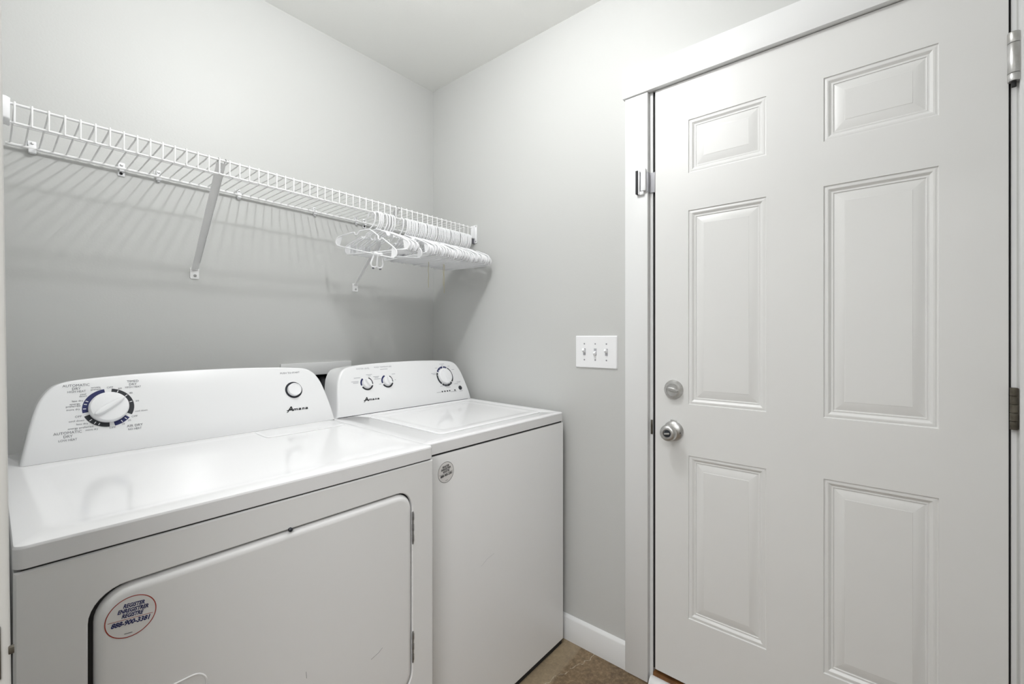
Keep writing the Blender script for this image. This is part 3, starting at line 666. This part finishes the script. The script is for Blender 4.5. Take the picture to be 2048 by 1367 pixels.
# support braces
def brace(xt, xb, zf, wb=0.0190):
    A = Vector((xt, -0.2985, 1.714)); B = Vector((xb, -0.008, zf+0.018))
    d = (B-A).normalized(); side = Vector((1, 0, 0)); nn = d.cross(side).normalized()
    bm = bm_()
    def sec(p, w, t, lip=0.0): return [p+side*w/2+nn*t, p+side*w/2-nn*t, p-side*w/2-nn*t, p-side*w/2+nn*t]
    add_loft(bm, [sec(A, 0.0240, 0.0009), sec(A+d*0.02, 0.0240, 0.0009), sec(A+(B-A)*0.5, (0.024+wb)/2, 0.0009), sec(A+(B-A)*0.93, wb, 0.0009), sec(B, wb, 0.0009)], True, True)
    add_loft(bm, [[p+side*s_ for p, s_ in ((A+d*.03+nn*0.0009, 0.0115), (A+d*.03+nn*0.006, 0.0115), (A+d*.03+nn*0.006, 0.0105), (A+d*.03+nn*0.0009, 0.0105))],
                  [p+side*s_ for p, s_ in ((B-d*.03+nn*0.0009, wb/2), (B-d*.03+nn*0.006, wb/2), (B-d*.03+nn*0.006, wb/2-0.001), (B-d*.03+nn*0.0009, wb/2-0.001))]], True, True)
    b = obj('support_brace', bm, 'wire', sh)
    bm = bm_(); R0 = rrect(xb-0.0130, xb+0.0130, zf-0.0165, zf+0.0205, (0.0012, 0.0012, 0.005, 0.005), 5)
    add_loft(bm, [[(x, 0, z) for x, z in R0], [(x, -0.0025, z) for x, z in R0], [(xb+(x-xb)*0.92, -0.0035, zf+(z-zf)*0.92) for x, z in R0]], False, True)
    add_box(bm, (xb-0.0095, -0.001, zf+0.014), (xb+0.0095, -0.0085, zf+0.0195), 0.001)
    obj('foot_plate', bm, 'wire', b)
    bm = bm_(); screw_head(bm, front_mtx(xb+0.001, -0.0033, zf-0.005), 0.0048, 0.003); obj('screw', bm, 'screw', b)
    bm = bm_()
    for dx in (-0.009, 0.009): add_tube(bm, [(xt+dx, -0.297, 1.7135), (xt+dx, -0.302, 1.7225), (xt+dx, -0.3075, 1.7235), (xt+dx, -0.3115, 1.7195)], 0.0014, 6)
    obj('top_hook', bm, 'screw', b)
    bm = bm_(); screw_head(bm, Matrix.Translation(A+d*0.022+nn*0.001) @ nn.to_track_quat('Z', 'Y').to_matrix().to_4x4(), 0.0034, 0.002); obj('rivet', bm, 'plastic', b)
brace(-1.0500, -1.0395, 1.4120)
brace(-0.4330, -0.4420, 1.4180, 0.0090)
# end brackets on the side walls
bm = bm_(); R0 = rrect(-0.335, -0.285, 1.6735, 1.7245, 0.006, 4)
add_loft(bm, [[(-1.5, y, z) for y, z in R0], [(-1.4700, y, z) for y, z in R0], [(-1.4635, y+(0.002 if y < -0.31 else -0.002), z-0.002) for y, z in R0]], False, True)
eb = obj('end_bracket', bm, 'plastic', sh)
bm = bm_(); add_box(bm, (0, -0.2960, 1.6480), (-0.0045, -0.3230, 1.7335), 0.0015); add_box(bm, (-0.0045, -0.3030, 1.6700), (-0.0250, -0.3130, 1.7255), 0.0015)
eb2 = obj('end_bracket', bm, 'plastic', sh)
for zz in (1.7275, 1.6560):
    bm = bm_(); screw_head(bm, out_mtx(-0.3180, zz, -0.0045), 0.0035); obj('screw', bm, 'screw', eb2)
obj('bracket_backer', boxes(((0, -0.2985, 1.6460), (-0.012, -0.3080, 1.6690)), bev=0.001), 'grey', eb2)

sh.location.z += 0.0033; sh.rotation_euler = (0, 0.0064, 0)      # the shelf hangs a few millimetres low at its right end
def rail_z(x): return ZB+0.0033-(x-(SX0+SX1)/2)*0.0064
# ------------------------------------------------------------------ hangers on the lip rail
def hanger_path():
    P = []
    # hook, from its free end over the rail and down the front to the neck
    for a in range(170, -20, -15):
        P.append((0.0165*-math.cos(math.radians(a))*-1, -0.0105+0.0165*math.sin(math.radians(a))))
    P = [(y, z) for y, z in P]
    hook = [(0.0175, -0.0210)]+[(0.0170*math.cos(math.radians(a)), -0.0118+0.0168*math.sin(math.radians(a))) for a in range(0, 181, 18)]
    hook += [(-0.0180, -0.024), (-0.0172, -0.036), (-0.0130, -0.047), (-0.0060, -0.0555), (0.0, -0.0625)]
    return hook
def body_path():
    R = [(0.0, -0.0625), (-0.014, -0.0660), (-0.040, -0.0760), (-0.046, -0.0800), (-0.049, -0.0880), (-0.054, -0.0925), (-0.061, -0.0920), (-0.065, -0.0865), (-0.070, -0.0860),
         (-0.100, -0.0985), (-0.128, -0.1110), (-0.139, -0.1180), (-0.1445, -0.1275), (-0.1435, -0.1385), (-0.1360, -0.1465), (-0.124, -0.1490)]
    full = R+[(0.0, -0.1500)]+[(-y, z) for y, z in R[::-1]]
    return full[:-1]
bm = bm_()
add_tube(bm, [(0, y, z) for y, z in hanger_path()], 0.0027, 6)
add_tube(bm, [(0, y, z) for y, z in catmull(body_path()+[body_path()[0]], 2)[:-1]], 0.0027, 6, closed=True)
for sgn in (-1, 1):   # thin web in each rounded end
    web = [(y*-sgn, z) for y, z in ((-0.118, -0.1075), (-0.128, -0.1110), (-0.139, -0.1180), (-0.1445, -0.1275), (-0.1435, -0.1385), (-0.1360, -0.1465), (-0.124, -0.1490))]
    add_loft(bm, [[(0.0006, y, z) for y, z in web], [(-0.0006, y, z) for y, z in web]], True, True)
hme = obj('clothes_hanger', bm, 'plastic')
GRP = 'white hangers packed along the front of the shelf'
def place_hanger(x, yaw, roll, label, first=False, group=GRP, dz=0):
    o = hme if first else hme.copy()
    if not first: COL.objects.link(o)
    o.location = (x, YF_+0.001, rail_z(x)+0.0004+dz)
    o.rotation_euler = (math.radians(roll), 0, math.radians(yaw)); o.rotation_mode = 'XYZ'
    tag(o, label, 'hanger', group)
    return o
LAB = 'white plastic clothes hanger packed in the dense row right of the twisted hangers'
place_hanger(-0.5500, 20, 14, 'frontmost white plastic hanger, twisted, carrying two clips on its bar', True, 'loose hangers at the left end of the row', -0.004)
ORD = ('second', 'third', 'fourth', 'fifth', 'sixth', 'seventh', 'eighth')
for i, (x, yw, rl) in enumerate(((-0.5350, 21, -1), (-0.5260, 17, 0), (-0.5180, 14, 0), (-0.5000, 12, 0), (-0.4870, 10, 1), (-0.4740, 10, 0), (-0.4630, 9, 1))):
    place_hanger(x, yw, rl, ORD[i]+' white plastic hanger from the left end of the hanger row', group='loose hangers behind the frontmost')
place_hanger(-0.4190, 3, 9, 'white plastic hanger tilted by itself at the start of the dense row', group='hangers in the dense row')
N = 40
xs = []
x = -0.4020
for i in range(N):
    xs.append(x); x += 0.0086+random.uniform(-0.0012, 0.0016)
    if i in (6, 11, 17, 25, 31): x += 0.004
k = (-0.0420+0.4020)/(xs[-1]+0.4020)
xs = [-0.4020+(q+0.4020)*k for q in xs]
for i, x in enumerate(xs):
    place_hanger(x, random.uniform(-1.5, 3.0)*(1-i/60)+1.0*(1-i/N), random.uniform(-2.0, 2.0), 'last white plastic hanger at the right end, next to the right wall' if i == N-1 else LAB, group='hangers in the dense row')
# two pinch clips on the bar of the frontmost hanger
R24 = Matrix.Translation((-0.5500, YF_+0.001, rail_z(-0.55)-0.0036)) @ Matrix.Rotation(math.radians(20), 4, 'Z') @ Matrix.Rotation(math.radians(14), 4, 'X')
def hclip(y, yaw, tilt, label):
    mt = R24 @ Matrix.Translation((0, y, -0.1500)) @ Matrix.Rotation(math.radians(yaw), 4, 'Z') @ Matrix.Rotation(math.radians(tilt-14), 4, 'X') @ Matrix.Scale(1.18, 4)
    t = thing('hanger_clip', label, 'clip', mt.translation, 'clips on the frontmost hanger')
    bm = bm_(); add_box(bm, (-0.0055, -0.010, -0.004), (0.0055, 0.010, 0.0075), 0.0025); bmesh.ops.transform(bm, matrix=mt, verts=bm.verts); obj('clip_head', bm, 'plastic', t)
    bm = bm_(); L = [(0, -0.007, -0.002), (0, -0.0095, -0.018), (0, -0.0110, -0.030), (0, -0.0080, -0.0385), (0, 0, -0.0415), (0, 0.0080, -0.0385), (0, 0.0110, -0.030), (0, 0.0095, -0.018), (0, 0.007, -0.002)]
    add_tube(bm, [mt @ Vector(p) for p in catmull(L, 3)], 0.0028, 8); obj('clip_loop', bm, 'plastic', t)
    bm = bm_(); add_box(bm, (-0.003, -0.003, -0.0475), (0.003, 0.003, -0.042), 0.001); bmesh.ops.transform(bm, matrix=mt, verts=bm.verts); obj('clip_pad', bm, 'grey', t)
hclip(-0.056, 60, 16, 'white loop shaped clip on the frontmost hanger, nearer the camera')
hclip(-0.070, 75, -4, 'white loop shaped clip on the frontmost hanger, behind the other clip')
# loose tan threads hanging from the row
def thread(x, y, z0, z1, label):
    bm = bm_(); P = [(x+0.001*math.sin(k*1.7), y+0.001*math.cos(k*2.3), z0+(z1-z0)*k/8) for k in range(9)]
    add_tube(bm, P, 0.0008, 5); tag(obj('hanging_thread', bm, 'thread'), label, 'thread', 'threads hanging under the hangers')
thread(-0.2745, -0.300, 1.530, 1.415, 'single thin thread under the hangers, nearest the wall corner')
thread(-0.1860, -0.300, 1.530, 1.398, 'longest tan thread under the hangers, right one of the pair')
thread(-0.1960, -0.306, 1.528, 1.430, 'shorter tan thread under the hangers, left one of the pair')
